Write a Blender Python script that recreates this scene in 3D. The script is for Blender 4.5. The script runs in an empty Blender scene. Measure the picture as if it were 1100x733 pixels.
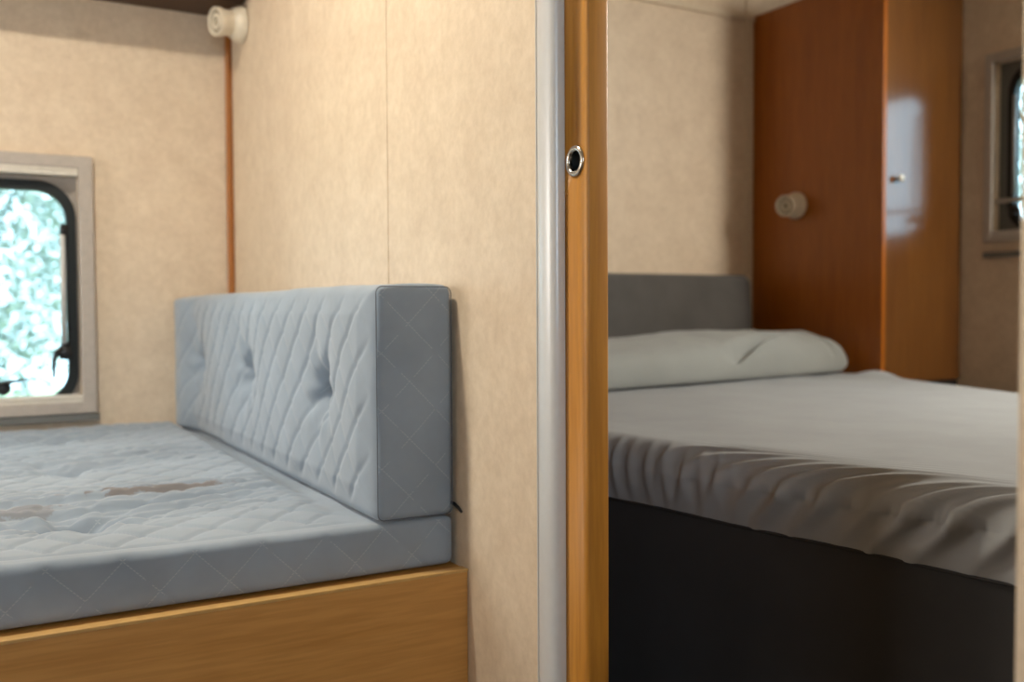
import bpy, bmesh, math, random
import numpy as np
from mathutils import Vector, Matrix

random.seed(7)
rng = np.random.default_rng(7)
S = bpy.context.scene
COL = S.collection
PI = math.pi

# ------------------------------------------------------------------ materials
def new_mat(name):
    m = bpy.data.materials.new(name)
    m.use_nodes = True
    nt = m.node_tree
    b = nt.nodes['Principled BSDF']
    return m, nt, b

def N(nt, typ, **kw):
    n = nt.nodes.new(typ)
    for k, v in kw.items():
        setattr(n, k, v)
    return n

def coords(nt, scale=(1, 1, 1), rot=(0, 0, 0)):
    tc = N(nt, 'ShaderNodeTexCoord')
    mp = N(nt, 'ShaderNodeMapping')
    mp.inputs['Scale'].default_value = scale
    mp.inputs['Rotation'].default_value = rot
    nt.links.new(tc.outputs['Object'], mp.inputs['Vector'])
    return mp.outputs['Vector']

def noise(nt, vec, scale, detail=4, rough=.55, dist=0):
    n = N(nt, 'ShaderNodeTexNoise')
    n.inputs['Scale'].default_value = scale
    n.inputs['Detail'].default_value = detail
    n.inputs['Roughness'].default_value = rough
    n.inputs['Distortion'].default_value = dist
    nt.links.new(vec, n.inputs['Vector'])
    return n.outputs['Fac']

def ramp(nt, fac, stops):
    r = N(nt, 'ShaderNodeValToRGB')
    el = r.color_ramp.elements
    while len(el) < len(stops):
        el.new(.5)
    for e, (p, c) in zip(el, stops):
        e.position = p
        e.color = (*c, 1)
    nt.links.new(fac, r.inputs['Fac'])
    return r.outputs['Color']

def mixc(nt, a, b, fac, mode='MIX'):
    m = N(nt, 'ShaderNodeMix', data_type='RGBA', blend_type=mode)
    for sock, v in ((m.inputs[6], a), (m.inputs[7], b)):
        if isinstance(v, tuple):
            sock.default_value = (*v, 1)
        else:
            nt.links.new(v, sock)
    if isinstance(fac, (int, float)):
        m.inputs[0].default_value = fac
    else:
        nt.links.new(fac, m.inputs[0])
    return m.outputs[2]

def bump(nt, b, h, strength=.2, dist=.002):
    n = N(nt, 'ShaderNodeBump')
    n.inputs['Strength'].default_value = strength
    n.inputs['Distance'].default_value = dist
    nt.links.new(h, n.inputs['Height'])
    nt.links.new(n.outputs['Normal'], b.inputs['Normal'])

def wallpaper(name, light, dark):
    m, nt, b = new_mat(name)
    v1 = coords(nt, (1, 1, 1))
    a = noise(nt, v1, 12, 8, .7, .2)
    c = noise(nt, v1, 46, 5, .65)
    col = ramp(nt, a, [(.3, dark), (.68, light)])
    f = ramp(nt, c, [(.38, (.90, .885, .86)), (.62, (1, 1, 1))])
    col = mixc(nt, col, f, .8, 'MULTIPLY')
    nt.links.new(col, b.inputs['Base Color'])
    b.inputs['Roughness'].default_value = .55
    b.inputs['Specular IOR Level'].default_value = .3
    bump(nt, b, c, .12, .001)
    return m

def wood(name, light, dark, axis='z', rough=.35, spec=.5, coat=0, coat_rough=.1, scale=1.0):
    m, nt, b = new_mat(name)
    st = {'x': (.06, 1, 1), 'y': (1, .06, 1), 'z': (1, 1, .06)}[axis]
    v = coords(nt, tuple(s * scale for s in st))
    a = noise(nt, v, 22, 6, .6, .6)
    g = noise(nt, v, 150, 3, .5)
    col = ramp(nt, a, [(.3, dark), (.7, light)])
    fl = ramp(nt, g, [(.38, (.8, .76, .7)), (.6, (1, 1, 1))])
    col = mixc(nt, col, fl, .6, 'MULTIPLY')
    nt.links.new(col, b.inputs['Base Color'])
    b.inputs['Roughness'].default_value = rough
    b.inputs['Specular IOR Level'].default_value = spec
    b.inputs['Coat Weight'].default_value = coat
    b.inputs['Coat Roughness'].default_value = coat_rough
    return m

def plain(name, col, rough=.5, metal=0, spec=.5, var=.06):
    m, nt, b = new_mat(name)
    v = coords(nt)
    n = noise(nt, v, 60, 3)
    c2 = tuple(x * (1 - var * 2) for x in col)
    nt.links.new(ramp(nt, n, [(.3, c2), (.7, col)]), b.inputs['Base Color'])
    b.inputs['Roughness'].default_value = rough
    b.inputs['Metallic'].default_value = metal
    b.inputs['Specular IOR Level'].default_value = spec
    return m

def fabric(name, col, sheen=.4, stain=False, var=.1, rough=.85, stitch=None):
    m, nt, b = new_mat(name)
    v = coords(nt)
    big = noise(nt, v, 6, 4, .6)
    fine = noise(nt, v, 900, 2, .6)
    c2 = tuple(x * (1 - var * 2) for x in col)
    c = ramp(nt, big, [(.3, c2), (.7, col)])
    if stain:
        # brown spill marks across the mattress top
        tc = N(nt, 'ShaderNodeTexCoord')
        def blot(cx, cy, rx, ry, scale, thr):
            mp = N(nt, 'ShaderNodeMapping')
            mp.inputs['Location'].default_value = (-cx / rx, -cy / ry, 0)
            mp.inputs['Scale'].default_value = (1 / rx, 1 / ry, 0)
            nt.links.new(tc.outputs['Object'], mp.inputs['Vector'])
            ln = N(nt, 'ShaderNodeVectorMath', operation='LENGTH')
            nt.links.new(mp.outputs['Vector'], ln.inputs[0])
            ns = noise(nt, tc.outputs['Object'], scale, 5, .65)
            ad = N(nt, 'ShaderNodeMath', operation='MULTIPLY_ADD')
            nt.links.new(ns, ad.inputs[0])
            ad.inputs[1].default_value = 1.6
            nt.links.new(ln.outputs['Value'], ad.inputs[2])
            r = ramp(nt, ad.outputs[0], [(thr, (1, 1, 1)), (thr + .05, (0, 0, 0))])
            dv = N(nt, 'ShaderNodeMath', operation='DIVIDE')
            nt.links.new(ad.outputs[0], dv.inputs[0])
            dv.inputs[1].default_value = 2.2
            r.node.inputs['Fac'].links and nt.links.remove(r.node.inputs['Fac'].links[0])
            nt.links.new(dv.outputs[0], r.node.inputs['Fac'])
            return r
        f1 = blot(.305, 1.99, .27, .058, 24, .56)
        f2 = blot(.06, 1.92, .18, .05, 27, .56)
        c = mixc(nt, c, (.15, .095, .055), mixc(nt, (0, 0, 0), f1, .6))
        c = mixc(nt, c, (.15, .095, .055), mixc(nt, (0, 0, 0), f2, .35))
    if stitch:
        # fine pale stitching in crossed diagonals on the plain border (the face towards -y)
        tc2 = N(nt, 'ShaderNodeTexCoord')
        sx = N(nt, 'ShaderNodeSeparateXYZ')
        nt.links.new(tc2.outputs['Object'], sx.inputs[0])
        def M_(op, a, b_=None):
            n = N(nt, 'ShaderNodeMath', operation=op)
            for i, q in enumerate((a, b_)):
                if q is None: continue
                if isinstance(q, (int, float)): n.inputs[i].default_value = q
                else: nt.links.new(q, n.inputs[i])
            return n.outputs[0]
        per_, o1, o2, zmax = stitch
        ds_ = []
        for op, off in (('ADD', o1), ('SUBTRACT', o2)):
            q = M_(op, sx.outputs[0], sx.outputs[2])
            q = M_('SUBTRACT', q, off)
            q = M_('PINGPONG', q, per_ / 2)
            ds_.append(q)
        dmin = M_('MINIMUM', ds_[0], ds_[1])
        ln_ = M_('LESS_THAN', dmin, .0013)
        dash = M_('LESS_THAN', M_('PINGPONG', sx.outputs[2], .0022), .0016)
        brk = M_('GREATER_THAN', noise(nt, tc2.outputs['Object'], 30, 2), .40)
        geo = N(nt, 'ShaderNodeNewGeometry')
        sg = N(nt, 'ShaderNodeSeparateXYZ')
        nt.links.new(geo.outputs['True Normal'], sg.inputs[0])
        msk = M_('LESS_THAN', sg.outputs[1], -.75)
        msk = M_('MULTIPLY', M_('MULTIPLY', ln_, dash), M_('MULTIPLY', msk, brk))
        msk = M_('MULTIPLY', M_('MULTIPLY', msk, M_('LESS_THAN', sx.outputs[2], zmax)), .36)
        c = mixc(nt, c, (.50, .54, .60), msk)
    nt.links.new(c, b.inputs['Base Color'])
    b.inputs['Roughness'].default_value = rough
    b.inputs['Specular IOR Level'].default_value = .2
    b.inputs['Sheen Weight'].default_value = sheen
    b.inputs['Sheen Roughness'].default_value = .5
    bump(nt, b, fine, .15, .0006)
    return m

WALL = wallpaper('beige_wallpaper', (.76, .635, .485), (.655, .53, .395))
CEILM = plain('cream_ceiling', (.42, .35, .27), .6)
WOOD = wood('honey_beech', (.52, .235, .034), (.40, .165, .018), 'z', .42)
WOODH = wood('honey_beech_board', (.62, .315, .085), (.50, .235, .052), 'x', .5)
WOODD = wood('orange_brown_wardrobe', (.43, .130, .009), (.34, .095, .006), 'z', .34)
WOODG = wood('glossy_wardrobe_door', (.18, .070, .012), (.13, .045, .007), 'z', .3, .6, 1.0, .15)
WOODK = wood('dark_brown_locker', (.075, .032, .010), (.055, .022, .007), 'x', .5)
TRIMO = wood('orange_trim_wood', (.42, .16, .03), (.33, .11, .018), 'z', .4)
BATT = plain('cream_batten', (.70, .58, .43), .45)
FLOORM = wood('brown_floor_vinyl', (.060, .040, .026), (.045, .030, .019), 'y', .5)
ALU = plain('silver_grey_profile', (.66, .67, .67), .35, .15, .5, .02)
ALUD = plain('dark_groove', (.16, .16, .15), .5)
METAL = plain('brushed_nickel', (.52, .49, .44), .22, 1, .5, .02)
KNOB = plain('satin_silver_knob', (.70, .68, .62), .4, .35)
BLACK = plain('black_rubber', (.006, .010, .011), .5, 0, .4)
DARKP = plain('black_plastic', (.012, .012, .013), .35)
FRAME = plain('greige_window_plastic', (.46, .41, .36), .45)
WHITEP = plain('off_white_plastic', (.72, .68, .60), .4)
LAMPM = plain('cream_lamp_plastic', (.78, .70, .56), .35)
LENS = plain('lamp_lens', (.42, .36, .27), .25)
MATT = fabric('pale_blue_quilted_velour', (.295, .358, .432), .35, True, stitch=(.105, .514, -.222, .424))
CUSH = fabric('pale_blue_cushion_velour', (.295, .358, .432), .35, stitch=(.1, .039, -.007, .9))
BUTT = fabric('pale_blue_button', (.295, .358, .432), .3)
PIPE = fabric('grey_blue_piping', (.14, .16, .19), .1)
COVER = fabric('grey_bed_cover', (.34, .355, .37), .0, False, .05)
SKIRT = fabric('shade_darkened_skirt', (.045, .045, .047), .0, False, .08)  # same cloth as the cover, with the shade put into its colour
HEADB = fabric('grey_headboard_velour', (.105, .099, .094), .2)
PILL = fabric('grey_pillowcase', (.26, .27, .26), .25, False, .05)
LEAF = plain('leaf_green', (.42, .50, .47), .5, 0, .4, .2)
BARK = plain('bark', (.16, .12, .08), .9)
GRASS = plain('grass_ground', (.30, .36, .20), .9)
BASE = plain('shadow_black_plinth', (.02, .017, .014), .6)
THREAD = plain('white_stitching', (.55, .58, .62), .8)

def glass():
    m = bpy.data.materials.new('tinted_acrylic')
    m.use_nodes = True
    nt = m.node_tree
    nt.nodes.clear()
    o = N(nt, 'ShaderNodeOutputMaterial')
    t = N(nt, 'ShaderNodeBsdfTransparent')
    t.inputs['Color'].default_value = (.86, .96, .99, 1)
    g = N(nt, 'ShaderNodeBsdfGlossy')
    g.inputs['Roughness'].default_value = .02
    mx = N(nt, 'ShaderNodeMixShader')
    fr = N(nt, 'ShaderNodeFresnel')
    fr.inputs['IOR'].default_value = 1.4
    nt.links.new(fr.outputs[0], mx.inputs[0])
    nt.links.new(t.outputs[0], mx.inputs[1])
    nt.links.new(g.outputs[0], mx.inputs[2])
    nt.links.new(mx.outputs[0], o.inputs['Surface'])
    return m
GLASS = glass()

# ------------------------------------------------------------------ helpers
def link(name, me, mat, parent=None, smooth=False):
    o = bpy.data.objects.new(name, me)
    COL.objects.link(o)
    if mat is not None:
        me.materials.append(mat)
    if smooth:
        me.polygons.foreach_set('use_smooth', [True] * len(me.polygons))
    if parent is not None:
        o.parent = parent
        o.matrix_parent_inverse = parent_matrix(parent).inverted()
    return o

def parent_matrix(p):
    m = Matrix.Translation(p.location)
    q = p.parent
    while q is not None:
        if q.type == 'EMPTY':
            m = m if p.type != 'EMPTY' else Matrix.Translation(q.location) @ m
        q = q.parent
    if p.type == 'MESH':      # mesh parts keep world coordinates in their data
        return Matrix.Identity(4)
    return m

def tag(o, label=None, cat=None, group=None, kind=None):
    if label: o['label'] = label
    if cat: o['category'] = cat
    if group: o['group'] = group
    if kind: o['kind'] = kind
    return o

def thing(name, loc, label, cat, group=None):
    o = bpy.data.objects.new(name, None)
    COL.objects.link(o)
    o.location = loc
    o.empty_display_size = .1
    return tag(o, label, cat, group)

def finish(bm, name, mat, parent=None, smooth=False):
    bmesh.ops.recalc_face_normals(bm, faces=bm.faces)
    me = bpy.data.meshes.new(name)
    bm.to_mesh(me)
    bm.free()
    return link(name, me, mat, parent, smooth)

def add_box(bm, lo, hi, bevel=0, seg=2):
    ret = bmesh.ops.create_cube(bm, size=1)
    vs = ret['verts']
    lo, hi = Vector(lo), Vector(hi)
    for v in vs:
        v.co = Vector(((lo[i] + hi[i]) / 2 + v.co[i] * (hi[i] - lo[i])) for i in range(3))
    if bevel:
        es = list({e for v in vs for e in v.link_edges})
        bmesh.ops.bevel(bm, geom=es, offset=bevel, segments=seg, profile=.5, affect='EDGES')

def box(name, lo, hi, mat, parent=None, bevel=0, seg=2):
    bm = bmesh.new()
    add_box(bm, lo, hi, bevel, seg)
    return finish(bm, name, mat, parent, bevel > 0.004)

def boxes(name, lst, mat, parent=None, bevel=0):
    bm = bmesh.new()
    for lo, hi in lst:
        add_box(bm, lo, hi, bevel)
    return finish(bm, name, mat, parent)

def add_lathe(bm, prof, origin, axis, n=32, close=True):
    """prof: list of (distance along axis, radius)"""
    axis = Vector(axis).normalized()
    a = axis.orthogonal().normalized()
    b = axis.cross(a)
    origin = Vector(origin)
    rings = []
    for d, r in prof:
        rings.append([bm.verts.new(origin + axis * d + (a * math.cos(2 * PI * k / n) + b * math.sin(2 * PI * k / n)) * r)
                      for k in range(n)])
    for r0, r1 in zip(rings, rings[1:]):
        for k in range(n):
            bm.faces.new((r0[k], r0[(k + 1) % n], r1[(k + 1) % n], r1[k]))
    if close:
        bm.faces.new(rings[0][::-1])
        bm.faces.new(rings[-1])

def lathe(name, prof, origin, axis, mat, parent=None, n=32):
    bm = bmesh.new()
    add_lathe(bm, prof, origin, axis, n)
    o = finish(bm, name, mat, parent, True)
    auto_smooth(o)
    return o

def auto_smooth(o, ang=40):
    me = o.data
    bm = bmesh.new(); bm.from_mesh(me)
    for e in bm.edges:
        if len(e.link_faces) == 2 and e.calc_face_angle() > math.radians(ang):
            e.smooth = False
    bm.to_mesh(me); bm.free()

def add_tube(bm, pts, rad, n=10, caps=True):
    pts = [Vector(p) for p in pts]
    rings = []
    up = None
    for i, p in enumerate(pts):
        t = (pts[min(i + 1, len(pts) - 1)] - pts[max(i - 1, 0)]).normalized()
        if up is None:
            up = t.orthogonal().normalized()
        up = (up - t * up.dot(t)).normalized()
        b = t.cross(up)
        r = rad[i] if isinstance(rad, (list, tuple)) else rad
        rings.append([bm.verts.new(p + (up * math.cos(2 * PI * k / n) + b * math.sin(2 * PI * k / n)) * r) for k in range(n)])
    for r0, r1 in zip(rings, rings[1:]):
        for k in range(n):
            bm.faces.new((r0[k], r0[(k + 1) % n], r1[(k + 1) % n], r1[k]))
    if caps:
        bm.faces.new(rings[0][::-1]); bm.faces.new(rings[-1])

def tube(name, pts, rad, mat, parent=None, n=10):
    bm = bmesh.new()
    add_tube(bm, pts, rad, n)
    return finish(bm, name, mat, parent, True)

def vnoise(x, y, seed=0):
    xi, yi = np.floor(x).astype(np.int64), np.floor(y).astype(np.int64)
    fx, fy = x - xi, y - yi
    fx = fx * fx * (3 - 2 * fx); fy = fy * fy * (3 - 2 * fy)
    def h(a, b):
        n = (a * 374761393 + b * 668265263 + seed * 974634541) & 0x7fffffff
        n = ((n ^ (n >> 13)) * 1274126177) & 0x7fffffff
        return ((n ^ (n >> 16)) & 0xffff) / 65535.0 * 2 - 1
    return (h(xi, yi) * (1 - fx) + h(xi + 1, yi) * fx) * (1 - fy) + (h(xi, yi + 1) * (1 - fx) + h(xi + 1, yi + 1) * fx) * fy

def fbm(x, y, seed=0, oct=3):
    s, a = 0, 1
    for k in range(oct):
        s = s + vnoise(x * 2 ** k, y * 2 ** k, seed + k) * a
        a *= .5
    return s

def pad(name, lo, hi, r, res, disp, mat, parent=None):
    """A soft block: rounded box on a fine shared grid, pushed along its normals by disp(p, n)."""
    lo, hi = np.array(lo, float), np.array(hi, float)
    ax = [np.linspace(lo[i], hi[i], max(4, int((hi[i] - lo[i]) / res[i]) + 1)) for i in range(3)]
    idx, verts, faces = {}, [], []
    keys = {}
    for a in range(3):
        u, v = (a + 1) % 3, (a + 2) % 3
        for side in (0, 1):
            nu, nv = len(ax[u]), len(ax[v])
            g = np.empty((nu, nv), int)
            for i in range(nu):
                for j in range(nv):
                    k = [0, 0, 0]
                    k[a] = 0 if side == 0 else len(ax[a]) - 1
                    k[u] = i; k[v] = j
                    k = tuple(k)
                    if k not in keys:
                        keys[k] = len(verts)
                        verts.append((ax[0][k[0]], ax[1][k[1]], ax[2][k[2]]))
                    g[i, j] = keys[k]
            q = np.stack([g[:-1, :-1], g[1:, :-1], g[1:, 1:], g[:-1, 1:]], -1).reshape(-1, 4)
            faces.append(q if side == 1 else q[:, ::-1])
    P = np.array(verts)
    F = np.concatenate(faces)
    inner = np.clip(P, lo + r, hi - r)
    d = P - inner
    n = d / np.maximum(np.linalg.norm(d, axis=1, keepdims=True), 1e-9)
    Q = inner + n * r
    Q = disp(Q, n)
    me = bpy.data.meshes.new(name)
    me.from_pydata(Q.tolist(), [], F.tolist())
    me.update()
    return link(name, me, mat, parent, True)

def quilt(u, v, p, a1, a2, w=.0055):
    """stitched diamonds: narrow creases with softly puffed cloth between them"""
    s = (u + v) / math.sqrt(2); t = (u - v) / math.sqrt(2)
    def g(q):
        d = np.abs((q / p + .5) % 1 - .5) * p
        return .45 * (np.sin(np.pi * np.clip(d / p, 0, .5)) - 1) - 1.0 * np.exp(-(d / w) ** 2)
    return a1 * g(s) + a2 * g(t)

# ------------------------------------------------------------------ dimensions (x across, y towards the window wall, z up)
WY = 3.15            # window wall
PX = .76             # face of the partition wall
RX = 3.487           # right outer wall
CEIL = 2.30

def struct(o):
    o['kind'] = 'structure'
    return o

# floor and ceiling
struct(box('floor', (-1.7, -1.2, -.05), (RX + .04, WY + .05, 0), FLOORM))
struct(box('ceiling', (-1.7, -1.2, CEIL), (RX + .04, WY + .05, CEIL + .04), CEILM))

# back wall (window wall) with a hole for the bunk window
W1 = dict(x0=-.46, x1=.302, z0=.500, z1=1.20)
def wall_y(name, x0, x1, y0, y1, hole, mat):
    L = [((x0, y0, 0), (x1, y1, CEIL))] if hole is None else [
        ((x0, y0, 0), (hole['x0'], y1, CEIL)), ((hole['x1'], y0, 0), (x1, y1, CEIL)),
        ((hole['x0'], y0, 0), (hole['x1'], y1, hole['z0'])), ((hole['x0'], y0, hole['z1']), (hole['x1'], y1, CEIL))]
    return struct(boxes(name, L, mat))
wall_y('wall_back', -1.7, RX + .04, WY, WY + .04, W1, WALL)
# right wall with the bedroom window
W2 = dict(y0=1.72, y1=2.322, z0=1.075, z1=1.735)
h = W2
struct(boxes('wall_right', [((RX, -1.2, 0), (RX + .04, h['y0'], CEIL)), ((RX, h['y1'], 0), (RX + .04, WY, CEIL)),
                            ((RX, h['y0'], 0), (RX + .04, h['y1'], h['z0'])), ((RX, h['y0'], h['z1']), (RX + .04, h['y1'], CEIL))], WALL))
struct(box('wall_left', (-1.74, -1.2, 0), (-1.7, WY, CEIL), WALL))
HF = dict(x0=-.70, x1=.0, z0=.92, z1=1.68)
wall_y('wall_front', -1.7, RX, -1.24, -1.2, HF, WALL)
# partition: two skins with the sliding door's pocket between them
D1 = 1.247
struct(boxes('wall_partition', [((PX, D1, 0), (PX + .006, WY, CEIL)), ((PX, .486, 2.02), (PX + .047, D1, CEIL))], WALL))
struct(boxes('wall_bedroom_side', [((PX + .048, D1, 0), (PX + .054, WY, CEIL)), ((PX + .048, .486, 2.02), (PX + .054, D1, CEIL)),
                                   ((PX + .0505, -1.2, 0), (PX + .056, .480, CEIL))], WOODK))  # unseen skin, clad dark to cut light bouncing onto the bed side
struct(box('wall_doorway', (PX, -1.2, 0), (PX + .05, .484, CEIL), WALL, bevel=.004))

# trims
bm = bmesh.new()
add_box(bm, (PX - .020, WY - .020, .36), (PX, WY, 1.73), .006, 3)
tr = struct(finish(bm, 'trim_1', TRIMO, None, True))
struct(box('trim_7', (PX - .0052, 1.2355, 0), (PX - .0005, 1.2425, CEIL), ALUD))
struct(box('trim_2', (PX - .0016, 1.842, .36), (PX, 1.878, CEIL), WALL, bevel=.0007))
# grey profile on the pocket's end
bm = bmesh.new()
prof = [(1.247, .0), (1.2475, .006), (1.243, .0075), (1.240, .004), (1.2365, .0035), (1.2345, .0105), (1.2275, .0145),
        (1.218, .0160), (1.208, .0155), (1.198, .0135), (1.190, .010), (1.186, .004), (1.186, -.0068), (1.247, -.0068)]
lo = [bm.verts.new((PX - d, y, 0)) for y, d in prof]
hi = [bm.verts.new((PX - d, y, CEIL)) for y, d in prof]
for k in range(len(prof)):
    j = (k + 1) % len(prof)
    bm.faces.new((lo[k], lo[j], hi[j], hi[k]))
bm.faces.new(lo[::-1]); bm.faces.new(hi)
t3 = struct(finish(bm, 'trim_3', ALU, None, True)); auto_smooth(t3, 35)
struct(box('trim_4', (2.966, WY - .012, .3), (3.010, WY, CEIL), BATT, bevel=.004))
struct(box('trim_5', (PX + .06, WY - .016, 2.037), (3.45, WY, 2.062), BATT, bevel=.004))
struct(box('trim_6', (PX + .048, 1.236, 0), (PX + .058, D1, CEIL), BATT, bevel=.001))

# ------------------------------------------------------------------ sliding door with finger pull
dr = thing('sliding_door', (.786, 1.45, 0), 'honey-coloured wooden sliding door edge with a round metal finger pull, beside grey profile', 'door')
DX0, DX1, DY0 = .7675, .8045, 1.128
bm = bmesh.new()
add_box(bm, (DX0, DY0, .012), (DX1, 1.80, 2.0), .0045, 4)
# recess for the pull
pan = finish(bm, 'door_panel', WOOD, dr, True); auto_smooth(pan, 50)
pc = (DX0, 1.1590, 1.010)
cut = bmesh.new(); add_lathe(cut, [(-.01, .0150), (.022, .0150)], pc, (1, 0, 0), 32)
cme = bpy.data.meshes.new('c'); cut.to_mesh(cme); cut.free()
co = bpy.data.objects.new('c', cme); COL.objects.link(co)
md = pan.modifiers.new('b', 'BOOLEAN'); md.object = co; md.operation = 'DIFFERENCE'; md.solver = 'EXACT'
bpy.context.view_layer.update()
dg = bpy.context.evaluated_depsgraph_get()
me = bpy.data.meshes.new_from_object(pan.evaluated_get(dg))
pan.modifiers.clear(); pan.data = me
bpy.data.objects.remove(co)
bm = bmesh.new()
prof = [(.004, .0142), (-.0006, .0142), (-.0022, .0150), (-.0032, .0170), (-.0034, .0192), (-.0026, .0214), (-.0012, .0226), (.0, .0228), (-.0001, .0150), (.004, .0150), (.004, .0142)]
add_lathe(bm, prof, pc, (1, 0, 0), 48, False)
rg = finish(bm, 'finger_pull', METAL, dr, True)
tag(rg, 'round brushed metal finger pull ring')
bm = bmesh.new()
add_lathe(bm, [(.0042, .0149), (.019, .0149), (.0195, .012), (.0195, .0005), (.0205, .0005), (.0205, .0149)], pc, (1, 0, 0), 32, False)
finish(bm, 'pull_cup', BLACK, rg, True)

# ------------------------------------------------------------------ bunk
bk = thing('bunk_bed', (-.2, 2.3, 0), 'wooden bunk base with plain honey front board under the pale blue mattress', 'bunk bed')
BX0 = -1.35
box('front_board', (BX0, 1.492, .0), (PX - .001, 1.510, .336), WOODH, bk, .0015)
box('board_edge', (BX0, 1.490, .336), (PX - .001, 1.512, .3415), plain('pale_beech_edging', (.60, .36, .12), .4), bk, .001)
box('bed_platform', (BX0, 1.512, .30), (PX - .001, WY - .001, .338), WOODH, bk, 0)

mt = thing('bunk_mattress', (-.25, 2.32, .34), 'pale blue diamond-quilted bunk mattress with button tufts and brown stains', 'mattress')
MB = [(.160, 1.800), (.170, 2.33), (.180, 2.85)]
CB = [1.832, 2.40, 2.93]
QP = .0707
def flat_side(x):
    t = np.clip((x - .535) / .058, 0, 1)
    return 1 - t * t * (3 - 2 * t)
def mat_disp(P, n):
    x, y, z = P[:, 0], P[:, 1], P[:, 2]
    top = np.clip(n[:, 2], 0, 1)
    frn = np.clip(-n[:, 1], 0, 1)
    edge = np.clip((y - 1.578) / .02, 0, 1)
    k = flat_side(x)                       # pressed flat under the backrest cushion
    crown = .020 * np.clip((y - 1.55) / .7, 0, 1) ** .8
    wob = .004 * fbm(x * 5, y * 5, 3)
    dz = crown + wob + quilt(x + .012 * fbm(x * 4, y * 4, 9), y + .006 * fbm(x * 6, y * 6, 10), QP, .0038, .0030) * edge
    dz = dz - .0035 * np.exp(-((y - 1.572) / .006) ** 2)      # border seam
    dim = 0
    for q, (bx, by) in enumerate(MB):
        dx, dy = x - bx, y - by
        r = np.sqrt(dx * dx + dy * dy)
        th = np.arctan2(dy, dx)
        dim = dim - .060 * np.exp(-(r / .040) ** 2) - .020 * np.exp(-((dx / .19) ** 2 + ((dy - .02) / .085) ** 2))
        dim = dim + .0065 * np.cos(8 * th + 2 * np.sin(th * 2) + 22 * r) * np.exp(-((r - .075) / .05) ** 2)
        # pull folds running across the bed
        big = 1.0 if q == 0 else .45
        cy = dy - .13
        w = np.exp(-(cy / .13) ** 2) * np.exp(-((dx - .06) / .40) ** 2)
        wy = dy + .035 * fbm(x * 2.2, y * 1.5, 21) - .12 * np.abs(dx)
        dim = dim + big * .0070 * w * np.sin(wy / .060 * 2 * PI + .6 * fbm(x * 3, y * 3, 5)) * np.clip(r / .06, 0, 1)
        dim = dim + big * .0046 * w * np.sin(wy / .024 * 2 * PI + 1.2 * fbm(x * 3.5, y * 3, 6)) * np.clip(r / .06, 0, 1)
    Q = P.copy()
    Q[:, 2] += top * ((dz + dim) * k - .004 * (1 - k))
    Q[:, 1] -= frn * (quilt(x - .514, z, .105 / math.sqrt(2), .0012, .0012) + .003 * fbm(x * 4, z * 4, 8) - .002)
    return Q
pad('mattress_pad', (-1.3, 1.53, .342), (.752, WY - .012, .432), .014, (.0056, .0056, .0045), mat_disp, MATT, mt)
for bx, by in MB:
    zz = .432 + .020 * min(1, max(0, (by - 1.55) / .7)) ** .8 - .075
    lathe('tuft_button', [(-.006, .006), (0, .011), (.004, .011), (.0065, .007), (.007, .002)], (bx, by, zz + .002), (0, 0, 1), BUTT, mt, 16)
# seam along the front top edge of the mattress
bm = bmesh.new()
pts = [(x, 1.534 + .002 * math.sin(x * 9), .4275) for x in np.linspace(-1.28, .735, 80)]

# white cross stitching on plain side faces
def stitch_lines(name, segs, mat, parent, rad=.0007):
    bm = bmesh.new()
    for a, b in segs:
        add_tube(bm, [a, b], rad, 5)
    return finish(bm, name, mat, parent)

cu = thing('backrest_cushion', (.68, 2.33, .43), 'long pale blue quilted backrest cushion standing on the bunk mattress against the wall', 'cushion')
def cush_disp(P, n):
    x, y, z = P[:, 0], P[:, 1], P[:, 2]
    fr = np.clip(-n[:, 0], 0, 1)
    nd = np.clip(-n[:, 1], 0, 1)
    tp = np.clip(n[:, 2], 0, 1)
    bk_ = np.clip(n[:, 0], 0, 1)
    far = np.clip((y - 1.53) / 1.6, 0, 1)
    edge = np.clip(np.minimum(np.minimum(y - 1.54, 3.12 - y) / .05, np.minimum(z - .44, .835 - z) / .045), 0, 1)
    sw = np.clip((y - 2.95) / .13, 0, 1)
    out = .040 * sw * sw * (3 - 2 * sw) + .012 * edge * (1 - sw) + .003 * fbm(y * 5, z * 6, 12)
    out = out + quilt(y + .008 * fbm(y * 5, z * 5, 2), z, QP, .0032, .0015) * np.clip(edge * 1.6 - .3, 0, 1)
    for by in CB:
        dy, dz = y - by, z - .637
        r = np.sqrt(dy * dy + dz * dz)
        th = np.arctan2(dz, dy)
        out = out - .058 * np.exp(-((dy + .3 * dz) / .030) ** 2 - (dz / .036) ** 2) - .018 * np.exp(-(r / .10) ** 2)
        out = out + .003 * np.cos(7 * th) * np.exp(-((r - .06) / .04) ** 2)
    Q = P.copy()
    Q[:, 0] -= fr * out
    Q[:, 1] -= nd * (.007 * np.clip(1 - ((z - .637) / .2) ** 2, 0, 1) * np.clip(1 - ((x - .68) / .075) ** 2, 0, 1) + .0015 * fbm(x * 14, z * 14, 4) + quilt(x - .039, z, QP, .0008, .0008))
    Q[:, 2] += tp * (.006 * np.clip(1 - ((x - .68) / .08) ** 2, 0, 1) + .003 * fbm(y * 4, x * 4, 33))
    return Q
pad('cushion_pad', (.606, 1.532, .4315), (.752, WY - .022, .838), .014, (.006, .0046, .0046), cush_disp, CUSH, cu)
for by in CB:
    lathe('tuft_button', [(-.004, .005), (0, .010), (.004, .010), (.0065, .006), (.007, .002)], (.606 + .046, by, .637), (-1, 0, 0), BUTT, cu, 16)
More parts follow.
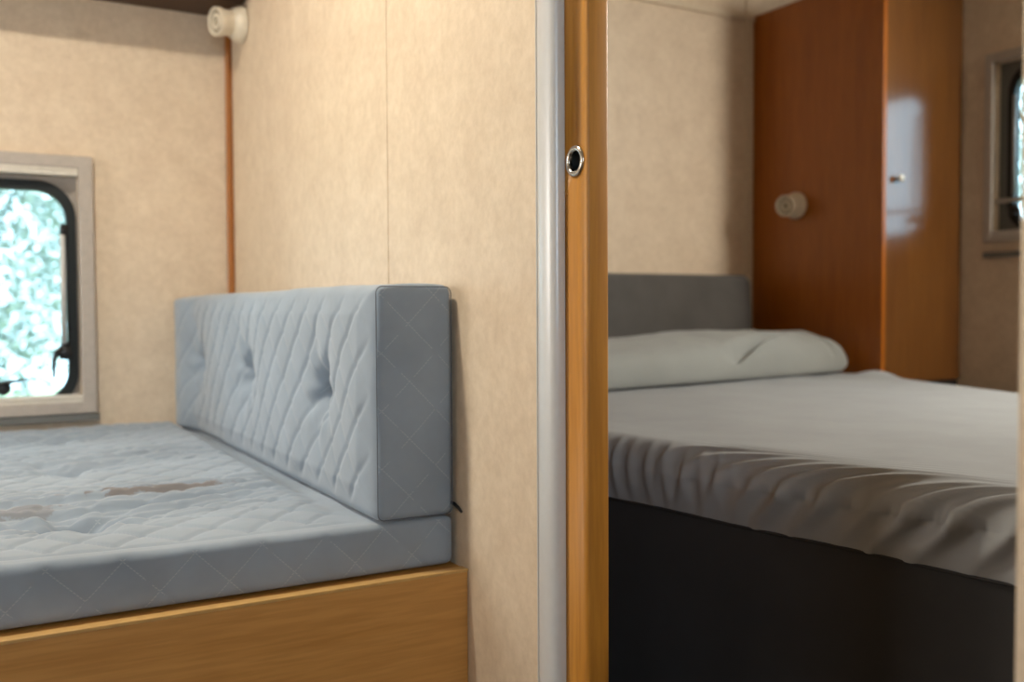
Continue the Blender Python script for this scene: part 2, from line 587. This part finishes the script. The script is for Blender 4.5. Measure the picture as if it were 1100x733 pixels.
# piping round the near end
def loop_pts(x0, x1, z0, z1, r, y, n=8):
    out = []
    for cx, cz, a0 in ((x1 - r, z1 - r, 0), (x0 + r, z1 - r, 90), (x0 + r, z0 + r, 180), (x1 - r, z0 + r, 270)):
        for k in range(n + 1):
            a = math.radians(a0 + 90 * k / n)
            out.append((cx + r * math.cos(a), y, cz + r * math.sin(a)))
    out.append(out[0])
    return out
tube('seam_piping', loop_pts(.6085, .7500, .4335, .8375, .012, 1.534), .0009, PIPE, cu, 8)
# zip pull hanging at the back lower corner
zp = tube('zip_pull', [(.750, 1.548, .452), (.7545, 1.534, .449), (.7555, 1.523, .445), (.7555, 1.508, .439)], [.003, .0034, .0030, .0022], DARKP, cu, 8)

# ------------------------------------------------------------------ spotlights (both face the same way from their walls)
def make_spot(loc, label):
    t = thing('wall_spotlight', (0, 0, 0), label, 'wall lamp', None)
    ax = (-1, 0, 0)
    bs = lathe('lamp_base', [(0, .048), (.003, .055), (.016, .056), (.024, .053), (.036, .047), (.044, .040), (.050, .028), (.052, .010)], (0, 0, -.008), ax, LAMPM, t)
    hd = Vector((-.95, -.28, -.10)).normalized()
    o = Vector((-.024, .0, -.008))
    lathe('lamp_head', [(-.004, .020), (.0, .030), (.008, .036), (.030, .0385), (.052, .0395), (.054, .0425), (.068, .0435), (.072, .0415), (.072, .0365), (.063, .0345)], o, hd, LAMPM, t)
    hdo = t.children[-1]
    lathe('lamp_ring', [(.060, .0225), (.0685, .0225), (.0695, .021), (.0695, .016), (.062, .015)], o, hd, LAMPM, hdo)
    lathe('lamp_lens', [(.0585, .036), (.0635, .036), (.064, .034)], o, hd, LENS, hdo)
    t.location = loc
    return t
def copy_tree(o, parent=None):
    c = o.copy(); COL.objects.link(c)
    if parent is not None: c.parent = parent
    for ch in list(o.children): copy_tree(ch, c)
    return c
sp = make_spot((PX, 2.972, 1.674), 'cream wall spotlight high on beige partition, below the dark overhead locker')
sp['group'] = 'cream wall spotlights'
s2 = copy_tree(sp)
s2.location = (3.013, 2.885, 1.225)
s2['label'] = 'cream wall spotlight on orange-brown wardrobe side above the pillow'

# ------------------------------------------------------------------ overhead locker
lk = thing('overhead_locker', (-.3, 3.0, 1.73), 'dark brown overhead locker above the bunk window, underside showing', 'locker')
LY = WY - .27
box('carcass', (-1.35, LY + .016, 1.73), (PX - .004, WY - .002, 2.16), WOODK, lk, .002)
for a, b in ((-1.34, -.30), (-.29, PX - .008)):
    d = box('locker_door', (a, LY, 1.735), (b, LY + .015, 2.15), WOODD, lk, .002)
    lathe('knob', [(0, .006), (.012, .006), (.016, .012), (.022, .012), (.024, .008)], ((a + b) / 2, LY, 1.78), (0, -1, 0), METAL, d, 16)

# ------------------------------------------------------------------ windows
def rrect(w0, w1, h0, h1, r, n=14):
    pts = []
    for cx, cz, a0 in ((w1 - r, h1 - r, 0), (w0 + r, h1 - r, 90), (w0 + r, h0 + r, 180), (w1 - r, h0 + r, 270)):
        for k in range(n + 1):
            a = math.radians(a0 + 90 * k / n)
            pts.append((cx + r * math.cos(a), cz + r * math.sin(a)))
    return pts
def ring(name, outer, inner, d0, d1, to3, mat, parent):
    bm = bmesh.new()
    L = [[bm.verts.new(to3(u, v, d)) for u, v in P] for d in (d0, d1) for P in (outer, inner)]
    n = len(outer)
    for k in range(n):
        j = (k + 1) % n
        bm.faces.new((L[0][k], L[0][j], L[1][j], L[1][k]))
        bm.faces.new((L[2][k], L[2][j], L[3][j], L[3][k]))
        bm.faces.new((L[0][k], L[0][j], L[2][j], L[2][k]))
        bm.faces.new((L[1][k], L[1][j], L[3][j], L[3][k]))
    o = finish(bm, name, mat, parent, True); auto_smooth(o, 35)
    return o
def slab(name, outer, d0, d1, to3, mat, parent):
    bm = bmesh.new()
    a = [bm.verts.new(to3(u, v, d0)) for u, v in outer]
    b = [bm.verts.new(to3(u, v, d1)) for u, v in outer]
    bm.faces.new(a); bm.faces.new(b[::-1])
    for k in range(len(a)):
        j = (k + 1) % len(a)
        bm.faces.new((a[k], a[j], b[j], b[k]))
    return finish(bm, name, mat, parent)

# u = along the wall, v = height, d = depth from the room face outward (positive = outside)
def rect_on(r, n=14):
    """rectangle sampled with as many points as rrect, for a plate with a rounded hole"""
    return r
def window(name, H0, H1, Z0, Z1, to3, ins, lmat):
    """opening H0..H1 along the wall, Z0..Z1 in height"""
    root = bpy.data.objects.new(name, None); COL.objects.link(root)
    root.location = to3((H0 + H1) / 2, Z0, 0)
    root['kind'] = 'structure'
    def B(nm, a, b, mat, parent=root, bev=.002):
        p, q = to3(*a), to3(*b)
        lo = [min(p[i], q[i]) for i in range(3)]; hi = [max(p[i], q[i]) for i in range(3)]
        return box(nm, lo, hi, mat, parent, bev)
    n = 14
    SZ0, SZ1 = Z0 + .004, Z1 - .016
    outer = rrect(H0 + .006 + ins, H1 - .006 - ins, SZ0, SZ1, .105, n)
    inner = rrect(H0 + .032 + ins, H1 - .032 - ins, SZ0 + .028, SZ1 - .030, .085, n)
    # recessed liner plate behind the seal
    cor = [(H1, Z1), (H0, Z1), (H0, Z0), (H1, Z0)]
    plate = []
    for c in range(4):
        for k in range(n + 1):
            plate.append(cor[c])
    hole = rrect(H0 + .012 + ins, H1 - .012 - ins, SZ0 + .006, SZ1 - .006, .100, n)
    bm = bmesh.new()
    A = [bm.verts.new(to3(u, v, .034)) for u, v in plate]
    Bv = [bm.verts.new(to3(u, v, .034)) for u, v in hole]
    m = len(A)
    for k in range(m):
        j = (k + 1) % m
        bm.faces.new((A[k], A[j], Bv[j], Bv[k]))
    bmesh.ops.remove_doubles(bm, verts=bm.verts, dist=1e-6)
    bmesh.ops.solidify(bm, geom=bm.faces[:], thickness=.003)
    finish(bm, 'window_liner', lmat, root)
    ring('rubber_seal', outer, inner, .018, .052, to3, BLACK, root)
    slab('window_pane', rrect(H0 + .028 + ins, H1 - .028 - ins, SZ0 + .024, SZ1 - .026, .085, n), .040, .046, to3, GLASS, root)
    return root, B

t1 = lambda u, v, d: (u, WY + d, v)
w1, B = window('window_1', W1['x0'], W1['x1'], W1['z0'], W1['z1'], t1, 0, FRAME)
fx1 = .342; fx0 = W1['x0'] - .04
bm = bmesh.new()
def FB(a, b, bev=.004):
    add_box(bm, (a[0], WY - a[2], a[1]), (b[0], WY - b[2], b[1]), bev, 3)
fd = .026
for a, b in (((W1['x1'], .489), (fx1, 1.256)), ((fx0, .489), (W1['x0'], 1.256))):
    add_box(bm, (a[0], WY - fd, a[1]), (b[0], WY, b[1]), .004, 3)
add_box(bm, (fx0, WY - fd + .001, 1.220), (fx1, WY, 1.2565), .004, 3)
add_box(bm, (fx0, WY - fd + .001, .4885), (fx1, WY, .522), .004, 3)
finish(bm, 'window_frame', FRAME, w1)
B('blind_bar', (W1['x0'], 1.197, -.024), (W1['x1'] - .001, 1.210, .004), WHITEP)
B('screen_bar', (W1['x0'], 1.2115, -.021), (W1['x1'] - .001, 1.2205, .004), WHITEP)
B('sill_ledge', (W1['x0'], .533, -.018), (W1['x1'] + .004, .5455, .02), WHITEP)
B('sill_bar', (W1['x0'], .5225, -.022), (W1['x1'] + .006, .5315, -.002), WHITEP)
B('lower_strip', (fx0, .466, -.020), (fx1 + .006, .4875, 0), ALUD)  # dark grey strip below the window frame
# folding stay arm, lock knob and lever, latch at the bottom rail
sx = .258
stay = tube('window_stay', [(sx + .004, WY + .012, 1.045), (sx, WY + .006, 1.02), (sx - .001, WY - .004, .90), (sx - .002, WY - .006, .70)], .0075, plain('grey_stay_tube', (.62, .61, .58), .4, .1), w1, 12)
tube('stay_end', [(sx + .004, WY + .013, 1.055), (sx + .002, WY + .008, 1.022)], .0095, DARKP, stay, 12)
tube('stay_rod', [(sx + .011, WY + .012, 1.04), (sx + .011, WY + .006, .68)], .0035, DARKP, stay, 8)
kn = lathe('stay_knob', [(-.012, .012), (-.008, .019), (.008, .021), (.014, .016), (.016, .006)], (sx - .001, WY + .004, .672), (0, -1, 0), DARKP, w1, 20)
tube('stay_lever', [(sx - .008, WY - .004, .686), (sx - .024, WY - .008, .672), (sx - .031, WY - .008, .645), (sx - .032, WY - .008, .598)], [.008, .0075, .006, .004], DARKP, kn, 10)
tube('stay_neck', [(sx, WY + .0, .705), (sx - .001, WY + .002, .68)], [.009, .013], DARKP, kn, 12)
la = lathe('latch', [(-.02, .014), (-.012, .020), (.004, .020), (.010, .012)], (.093, WY + .006, .572), (0, -1, 0), DARKP, w1, 18)
tube('latch_lever', [(.080, WY - .004, .585), (.105, WY - .008, .590), (.132, WY - .008, .593), (.157, WY - .008, .596)], [.006, .0055, .004, .003], DARKP, la, 8)

t2 = lambda u, v, d: (RX + d, u, v)
w2, B2 = window('window_2', W2['y0'], W2['y1'], W2['z0'], W2['z1'], t2, .034, ALUD)
bm = bmesh.new()
for a, b in (((W2['y1'], 1.045), (W2['y1'] + .034, 1.772)), ((W2['y0'] - .034, 1.045), (W2['y0'], 1.772))):
    add_box(bm, (RX - .022, a[0], a[1]), (RX, b[0], b[1]), .004, 3)
add_box(bm, (RX - .021, W2['y0'] - .034, 1.736), (RX, W2['y1'] + .034, 1.7725), .004, 3)
add_box(bm, (RX - .021, W2['y0'] - .034, 1.044), (RX, W2['y1'] + .034, 1.074), .004, 3)
finish(bm, 'window_frame', FRAME, w2)
B2('sill_ledge', (W2['y0'], 1.075, -.018), (W2['y1'], 1.087, .02), FRAME)
B2('lower_strip', (W2['y0'] - .04, .985, -.018), (W2['y1'] + .036, 1.006, 0), ALUD)  # dark grey strip under the bedroom frame
B2('screen_bar', (W2['y0'], 1.195, .004), (W2['y1'], 1.212, .014), FRAME)
st = tube('window_stay', [(RX + .006, 2.248, 1.60), (RX - .002, 2.244, 1.45), (RX - .004, 2.242, 1.22)], .007, plain('grey_stay_tube_b', (.36, .36, .35), .35, .4), w2, 12)
kn = lathe('stay_knob', [(-.012, .012), (-.008, .019), (.008, .021), (.014, .016), (.016, .006)], (RX, 2.242, 1.165), (-1, 0, 0), DARKP, w2, 20)
tube('stay_lever', [(RX - .008, 2.234, 1.18), (RX - .010, 2.217, 1.165), (RX - .010, 2.212, 1.11)], [.008, .007, .004], DARKP, kn, 10)

# ------------------------------------------------------------------ bedroom: wardrobe
WX, WF = 3.013, 2.46
wd = thing('wardrobe', (3.25, 2.8, 0), 'tall orange-brown wardrobe with glossy front door at head of grey bed', 'wardrobe')
box('side_panel', (WX, WF, 0), (WX + .018, WY - .002, 2.06), WOODD, wd, .001)
box('carcass', (WX + .018, WF + .022, .06), (RX - .002, WY - .002, 2.058), WOODD, wd)
dw = box('wardrobe_door', (WX + .020, WF + .002, .505), (RX - .004, WF + .020, 2.05), WOODG, wd, .0015)
tag(dw, 'glossy brown wardrobe door reflecting the window')
kb = lathe('door_knob', [(0, .007), (.010, .006), (.013, .010), (.018, .0145), (.023, .0145), (.027, .010), (.0285, .004)], (3.098, WF + .002, 1.283), (0, -1, 0), KNOB, dw, 24)
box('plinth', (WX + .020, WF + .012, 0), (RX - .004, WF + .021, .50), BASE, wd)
box('edge_strip', (WX - .0005, WF - .002, 0), (WX + .019, WF + .0005, 2.06), WOODD, wd, .0006)

# ------------------------------------------------------------------ bedroom: bed
bd = thing('bed', (1.95, 1.9, 0), 'bed with grey gathered cover and shade-darkened side skirt seen through the doorway', 'bed')
ZT, ZS = .545, .42
near_a, near_b = Vector((.885, 3.00)), Vector((1.245, .66))
poly = [near_b, Vector((2.25, .62)), Vector((2.72, 1.75)), Vector((2.96, 2.43)), Vector((2.97, 3.0)), near_a]
rad = [.10, .18, .5, .14, .03, .05]
per = []
for i, p in enumerate(poly):
    a, c = poly[i - 1], poly[(i + 1) % len(poly)]
    u, v = (a - p).normalized(), (c - p).normalized()
    ang = math.acos(max(-1, min(1, u.dot(v))))
    t = min(rad[i] / math.tan(ang / 2), .45 * min((a - p).length, (c - p).length))
    A, Cc = p + u * t, p + v * t
    for k in range(9):
        s = k / 8
        per.append(A * (1 - s) ** 2 + p * 2 * s * (1 - s) + Cc * s * s)
# resample: denser along the near edge
def resample(P, step_fn):
    out = []
    for i in range(len(P)):
        a, b = P[i], P[(i + 1) % len(P)]
        L = (b - a).length
        n = max(1, int(L / step_fn(a, b)))
        for k in range(n):
            out.append(a.lerp(b, k / n))
    return out
per = resample(per, lambda a, b: .003 if (a.x + b.x) / 2 < 1.32 else .03)
PP = np.array([(p.x, p.y) for p in per])
nP = len(PP)
ctr = np.array([1.92, 1.85])
tg = np.roll(PP, -1, 0) - np.roll(PP, 1, 0)
tg /= np.linalg.norm(tg, axis=1, keepdims=True)
nrm = np.stack([tg[:, 1], -tg[:, 0]], 1)
sgn = np.sign(np.sum(nrm * (PP - ctr), 1, keepdims=True)); nrm *= sgn
# along-edge coordinate: grows towards the foot
A_ = 3.0 - PP[:, 1]
near = np.clip((1.36 - PP[:, 0]) / .06, 0, 1)
rows = []
R = .055
prof = []
for k in range(9):                       # side, seam upwards
    s = k / 8
    prof.append(('side', s))
ds = list(np.linspace(.0, .225, 82)) + list(np.linspace(.24, .45, 18)) + list(np.linspace(.5, .93, 10))
for d in ds: prof.append(('top', d))
def hump(ph, p=3.0):
    return (.5 + .5 * np.cos(ph)) ** p
foot = np.clip((A_ - 1.50) / .35, 0, 1)
foot = foot * foot * (3 - 2 * foot)
for kind, s in prof:
    d = s if kind == 'top' else 0.0
    if kind == 'side':
        z = ZS + (ZT - R - ZS) * s
        P = PP + nrm * (-.004 * (1 - s) + .010 * math.sin(s * PI * .5))
        Z = np.full(nP, z)
        g = -((ZT - R) - z) * (.25 + .9 * foot)
        amp_side = min(1, .12 + 1.1 * s)
    else:
        tau = min(1, d / .95)
        P = PP + (ctr - PP) * tau
        zz = ZT - (R - math.sqrt(max(0, R * R - max(0, R - d) ** 2)))
        Z = np.full(nP, zz)
        P = P + nrm * (.010 * max(0, 1 - d / .06))
        g = d * (.4 + 3.4 * foot)
        amp_side = 1
    a = A_ - g
    lam = .072
    ph = a * 2 * PI / lam + 1.6 * fbm(a * 4.5, a * 0 + 3.3, 44) + .5 * fbm(A_ * 9, A_ * 0 + d * 25, 45)
    f1 = hump(ph, 3.4)
    f2 = hump((A_ + .1 * d) * 2 * PI / .040 + 2.0 * fbm(A_ * 6, A_ * 0 + 1.7, 46), 2.0)
    lenw = np.exp(-(d / (.045 + .042 * foot)) ** 2)
    am = .35 + .65 * np.clip(fbm(a * 9, a * 0 + 9.1, 50) + .55, 0, 1)
    F = .044 * foot * f1 * lenw * am + .012 * (1 - foot) * f2 * math.exp(-(d / .035) ** 2) * (.4 + .6 * np.clip(fbm(A_ * 11, A_ * 0 + 4.4, 52) + .5, 0, 1))
    rows.append((kind, d, P, Z, F * near * amp_side))
Fall = np.array([r_[4] for r_ in rows])
for it in range(2):
    Fall = (np.roll(Fall, 1, 1) + 2 * Fall + np.roll(Fall, -1, 1)) / 4
    Fp = np.pad(Fall, ((1, 1), (0, 0)), 'edge')
    Fall = (Fp[:-2] + 2 * Fall + Fp[2:]) / 4
base_rows, rows = rows, []
for (kind, d, P, Z, _f), F in zip(base_rows, Fall):
    if kind == 'side':
        P = P + nrm * F[:, None]
    else:
        w = min(1, d / R)
        P = P + nrm * (F * (1 - w))[:, None]
        Z = Z + F * (.36 - .10 * w)
        Z = Z + .0028 * fbm(P[:, 0] * 4, P[:, 1] * 4, 60) * min(1, d / .1)
        # raised ridge where the cover bunches at the far corner by the wardrobe
        Z = Z + .022 * np.exp(-(((P[:, 0] - 2.86) / .07) ** 2 + ((P[:, 1] - 2.36) / .075) ** 2)) * min(1, d / .03)
    rows.append(np.column_stack([P, Z]))
V = np.concatenate(rows)
nr = len(rows)
faces = []
for r in range(nr - 1):
    for k in range(nP):
        j = (k + 1) % nP
        faces.append((r * nP + k, r * nP + j, (r + 1) * nP + j, (r + 1) * nP + k))
vs = V.tolist()
cz = V[(nr - 1) * nP:, 2].mean()
vs.append((ctr[0], ctr[1], cz))
for k in range(nP):
    faces.append(((nr - 1) * nP + k, (nr - 1) * nP + (k + 1) % nP, len(vs) - 1))
me = bpy.data.meshes.new('bed_cover'); me.from_pydata(vs, [], faces); me.update()
bm = bmesh.new(); bm.from_mesh(me); bmesh.ops.recalc_face_normals(bm, faces=bm.faces); bm.to_mesh(me); bm.free()
link('bed_cover', me, COVER, bd, True)
# skirt below the seam
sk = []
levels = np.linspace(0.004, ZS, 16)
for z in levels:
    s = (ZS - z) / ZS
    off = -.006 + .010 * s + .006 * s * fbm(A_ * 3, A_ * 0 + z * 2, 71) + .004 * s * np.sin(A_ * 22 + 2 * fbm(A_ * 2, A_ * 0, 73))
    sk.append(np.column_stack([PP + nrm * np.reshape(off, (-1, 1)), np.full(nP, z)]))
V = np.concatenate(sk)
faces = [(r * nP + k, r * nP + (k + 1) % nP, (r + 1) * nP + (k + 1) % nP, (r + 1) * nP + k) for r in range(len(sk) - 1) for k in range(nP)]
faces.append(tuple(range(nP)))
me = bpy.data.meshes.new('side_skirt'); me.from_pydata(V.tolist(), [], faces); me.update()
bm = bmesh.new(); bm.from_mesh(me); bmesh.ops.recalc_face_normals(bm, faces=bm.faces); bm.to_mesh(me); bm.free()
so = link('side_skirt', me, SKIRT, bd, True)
tag(so, 'grey side skirt of the bed, coloured dark for shade')
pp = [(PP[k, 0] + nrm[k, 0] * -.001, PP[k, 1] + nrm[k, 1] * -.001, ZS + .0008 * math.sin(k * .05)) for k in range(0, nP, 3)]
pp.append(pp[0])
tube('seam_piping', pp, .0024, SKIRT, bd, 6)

# ------------------------------------------------------------------ headboard cushion
hb = tag(None or thing('headboard_cushion', (2.0, 3.08, 0), 'plain grey upholstered headboard cushion against the bedroom back wall behind the pillow', 'headboard'))
def hb_disp(P, n):
    Q = P.copy()
    x, z = P[:, 0], P[:, 2]
    fr = np.clip(-n[:, 1], 0, 1)
    Q[:, 1] -= fr * (.006 * np.clip(1 - ((z - .7) / .24) ** 2, 0, 1) + .004 * fbm(x * 6, z * 9, 81))
    # rounded upper corner in the plane of the board
    r = .05
    for cx, sg in ((2.905 - r, 1), (1.0 + r, -1)):
        dx = np.clip((x - cx) * sg, 0, r); dz = np.clip(z - (.932 - r), 0, r)
        m = (dx > 0) & (dz > 0)
        L = np.sqrt(dx ** 2 + dz ** 2)
        mx = np.maximum(dx, dz)
        k = np.where(m, mx / np.maximum(L, 1e-9), 1)
        Q[:, 0] = np.where(m, cx + sg * dx * k, Q[:, 0])
        Q[:, 2] = np.where(m, .932 - r + dz * k, Q[:, 2])
    return Q
pad('headboard_pad', (1.0, 3.032, .003), (2.905, WY - .014, .932), .016, (.016, .012, .012), hb_disp, HEADB, hb)

# ------------------------------------------------------------------ pillow
pl = thing('pillow', (2.1, 2.65, .55), 'wide soft grey pillow lying on the bed against the headboard', 'pillow')
nu, nv = 150, 70
u = np.linspace(-1, 1, nu); v = np.linspace(-1, 1, nv)
Ug, Vg = np.meshgrid(u, v, indexing='ij')
Lx, Ly, Ht = .80, .235, .150
def pil_surface(top):
    e = (1 - np.abs(Ug) ** 16.0) ** .5 * (1 - np.abs(Vg) ** 2.6) ** .52
    x = Ug * Lx * (1 - .05 * (1 - np.abs(Vg)) ** 2 * 0 - .03 * Vg ** 2 * np.abs(Ug) ** 3)
    y = Vg * Ly * (1 - .10 * np.abs(Ug) ** 6)
    x = Lx * np.sign(Ug) * (1 - (1 - np.abs(Ug)) ** 1.15)
    y = Ly * np.sign(Vg) * (1 - (1 - np.abs(Vg)) ** 1.35) * (1 - .12 * np.abs(Ug) ** 6)
    sag = 1 - .14 * np.exp(-((x + .35) / .25) ** 2) + .06 * np.exp(-((x - .25) / .22) ** 2)
    if top:
        z = .030 + Ht * .82 * e * sag
        w = .006 * fbm(x * 5 + y * 2, y * 9 - x * 2, 90)
        # long slanting crease near the right end, and the tucked-in end flap
        cl = (y - (-.226 + (x - .08) * .24)) * .97
        w = w - .050 * np.exp(-(cl / .016) ** 2) * np.clip((x - .04) / .08, 0, 1) * np.clip((.54 - x) / .10, 0, 1)
        w = w + .012 * np.exp(-((cl + .030) / .026) ** 2) * np.clip((x - .20) / .10, 0, 1) * np.clip((.60 - x) / .12, 0, 1)
        w = w - .022 * np.exp(-((x - .655 + .25 * (y + .1)) / .016) ** 2)
        w += .004 * np.sin((x * .6 + y * 1.6) / .05 + 2 * fbm(x * 4, y * 4, 95)) * np.clip((np.abs(Ug) - .45) / .5, 0, 1)
        z = z + w * np.clip(e * 2, 0, 1)
    else:
        z = .030 - .030 * np.clip(e * 2.2, 0, 1)
    return np.stack([x, y, z], -1).reshape(-1, 3)
T, Bt = pil_surface(True), pil_surface(False)
rot = math.radians(8.5)
def place(P):
    c, s = math.cos(rot), math.sin(rot)
    return np.column_stack([2.125 + P[:, 0] * c - P[:, 1] * s, 2.645 + P[:, 0] * s + P[:, 1] * c, ZT + .006 + P[:, 2]])
VV = np.concatenate([place(T), place(Bt)])
faces = []
for i in range(nu - 1):
    for j in range(nv - 1):
        a = i * nv + j
        faces.append((a, a + nv, a + nv + 1, a + 1))
        o_ = nu * nv
        faces.append((o_ + a, o_ + a + 1, o_ + a + nv + 1, o_ + a + nv))
me = bpy.data.meshes.new('pillowcase'); me.from_pydata(VV.tolist(), [], faces); me.update()
bm = bmesh.new(); bm.from_mesh(me)
bmesh.ops.remove_doubles(bm, verts=bm.verts, dist=.0008)
bmesh.ops.recalc_face_normals(bm, faces=bm.faces); bm.to_mesh(me); bm.free()
link('pillowcase', me, PILL, pl, True)

# ------------------------------------------------------------------ outdoors: ground and trees seen through the panes
struct(box('ground', (-14, -6, -.85), (18, 22, -.80), GRASS))
def tree(x, y, hgt, crown, nleaf, label, seed, low=.25, group=None):
    r = random.Random(seed)
    t = thing('tree', (x, y, -.8), label, 'tree', group)
    bm = bmesh.new()
    add_tube(bm, [(x, y, -.8), (x + .05, y, hgt * .4), (x - .03, y + .05, hgt * .85)], [.14, .10, .04], 10)
    for k in range(9):
        a = r.uniform(0, 6.28); z = hgt * r.uniform(.25, .8)
        add_tube(bm, [(x, y, z), (x + math.cos(a) * crown * .45, y + math.sin(a) * crown * .45, z + .25), (x + math.cos(a) * crown * .85, y + math.sin(a) * crown * .85, z + .3)], [.04, .025, .01], 6)
    finish(bm, 'trunk', BARK, t, True)
    vs, fs = [], []
    clumps = [(r.gauss(0, .5) * crown, r.gauss(0, .5) * crown, r.uniform(low, 1.05) * hgt) for _ in range(130)]
    for _ in range(nleaf):
        c = r.choice(clumps)
        p = Vector((x + c[0] + r.gauss(0, .28), y + c[1] + r.gauss(0, .28), c[2] + r.gauss(0, .2)))
        d = Vector((r.gauss(0, 1), r.gauss(0, 1), r.gauss(-.4, 1))).normalized()
        s = d.orthogonal().normalized()
        s.rotate(Matrix.Rotation(r.uniform(0, 6.28), 3, d))
        L, w = r.uniform(.06, .12), r.uniform(.02, .035)
        up = d.cross(s) * .008
        b = len(vs)
        vs += [p, p + d * L * .5 + s * w + up, p + d * L, p + d * L * .5 - s * w + up]
        fs.append((b, b + 1, b + 2, b + 3))
    me = bpy.data.meshes.new('foliage'); me.from_pydata([tuple(q) for q in vs], [], fs); me.update()
    link('foliage', me, LEAF, t)
tree(-.62, 9.0, 3.8, 1.45, 30000, 'broad leafy pale green tree outside the bunk window, filling most of it', 3, .1)
tree(2.3, 14.0, 5.2, 2.0, 30000, 'taller leafy tree outside standing farther beyond the bunk window', 5, .05)
tree(7.6, 4.6, 3.6, 1.0, 4000, 'leafy tree outside the bedroom window beside the wardrobe', 11, .15)

# ------------------------------------------------------------------ light
wld = bpy.data.worlds.new('World'); S.world = wld; wld.use_nodes = True
bg = wld.node_tree.nodes['Background']
bg.inputs['Color'].default_value = (.70, .87, 1, 1)
bg.inputs['Strength'].default_value = 4.4

def area(name, loc, target, sx, sy, power, col, spread=PI):
    l = bpy.data.lights.new(name, 'AREA'); l.shape = 'RECTANGLE'
    l.size, l.size_y = sx, sy; l.energy = power; l.color = col; l.spread = spread
    o = bpy.data.objects.new(name, l); COL.objects.link(o)
    o.location = loc
    o.rotation_euler = (Vector(target) - Vector(loc)).to_track_quat('-Z', 'Y').to_euler()
    return o
def portal(loc, target, sx, sy):
    o = area('daylight_portal', loc, target, sx, sy, 1, (1, 1, 1))
    o.data.cycles.is_portal = True
    return o
portal((-.08, WY + .08, .88), (-.08, 0, .88), .8, .7)
portal((RX + .08, 2.02, 1.4), (0, 2.02, 1.4), .62, .68)
# roof light above the bunk, added fills on the side walls, living-room window behind the camera
area('roof_light', (-.14, 1.78, 2.275), (-.14, 1.78, 0), .13, .13, 26, (1, .90, .74))
area('side_fill', (-1.69, 2.15, 1.12), (0, 2.0, 1.10), .9, .5, 22, (1, .97, .92))  # added area lamp against the solid left wall, no window cut
area('bedroom_fill', (RX - .005, .75, 1.86), (.8, 1.1, .5), 1.0, .45, 125, (1, .94, .82))  # added area lamp high on the solid right wall, brightens the bed
area('front_daylight', (-.35, -1.19, 1.30), (-.2, 2, .9), .6, .7, 8.5, (.76, .87, 1))
sun = bpy.data.lights.new('sun', 'SUN'); sun.energy = 9; sun.angle = .01; sun.color = (1, .95, .86)
so = bpy.data.objects.new('sun', sun); COL.objects.link(so)
so.rotation_euler = Vector((.55, .75, -.9)).to_track_quat('-Z', 'Y').to_euler()

# ------------------------------------------------------------------ camera
cam = bpy.data.cameras.new('camera'); co = bpy.data.objects.new('camera', cam); COL.objects.link(co)
cam.sensor_width = 36; cam.lens = 36 * 1030 / 1100
yaw, tilt, roll = math.radians(29.7), math.radians(2.0), .005
Fw = Vector((math.sin(yaw) * math.cos(tilt), math.cos(yaw) * math.cos(tilt), -math.sin(tilt)))
Rt = Vector((math.cos(yaw), -math.sin(yaw), 0)); Up = Rt.cross(Fw)
c, s = math.cos(roll), math.sin(roll)
R2 = Rt * c - Up * s; U2 = Up * c + Rt * s
M = Matrix((R2, U2, -Fw)).transposed().to_4x4(); M.translation = Vector((0, 0, .80))
co.matrix_world = M
cam.clip_start = .02
cam.dof.use_dof = True; cam.dof.focus_distance = 1.50; cam.dof.aperture_fstop = 2.6
S.camera = co

S.view_settings.view_transform = 'Standard'
S.view_settings.look = 'None'
S.view_settings.gamma = 1
S.view_settings.exposure = .23
S.view_settings.use_curve_mapping = False
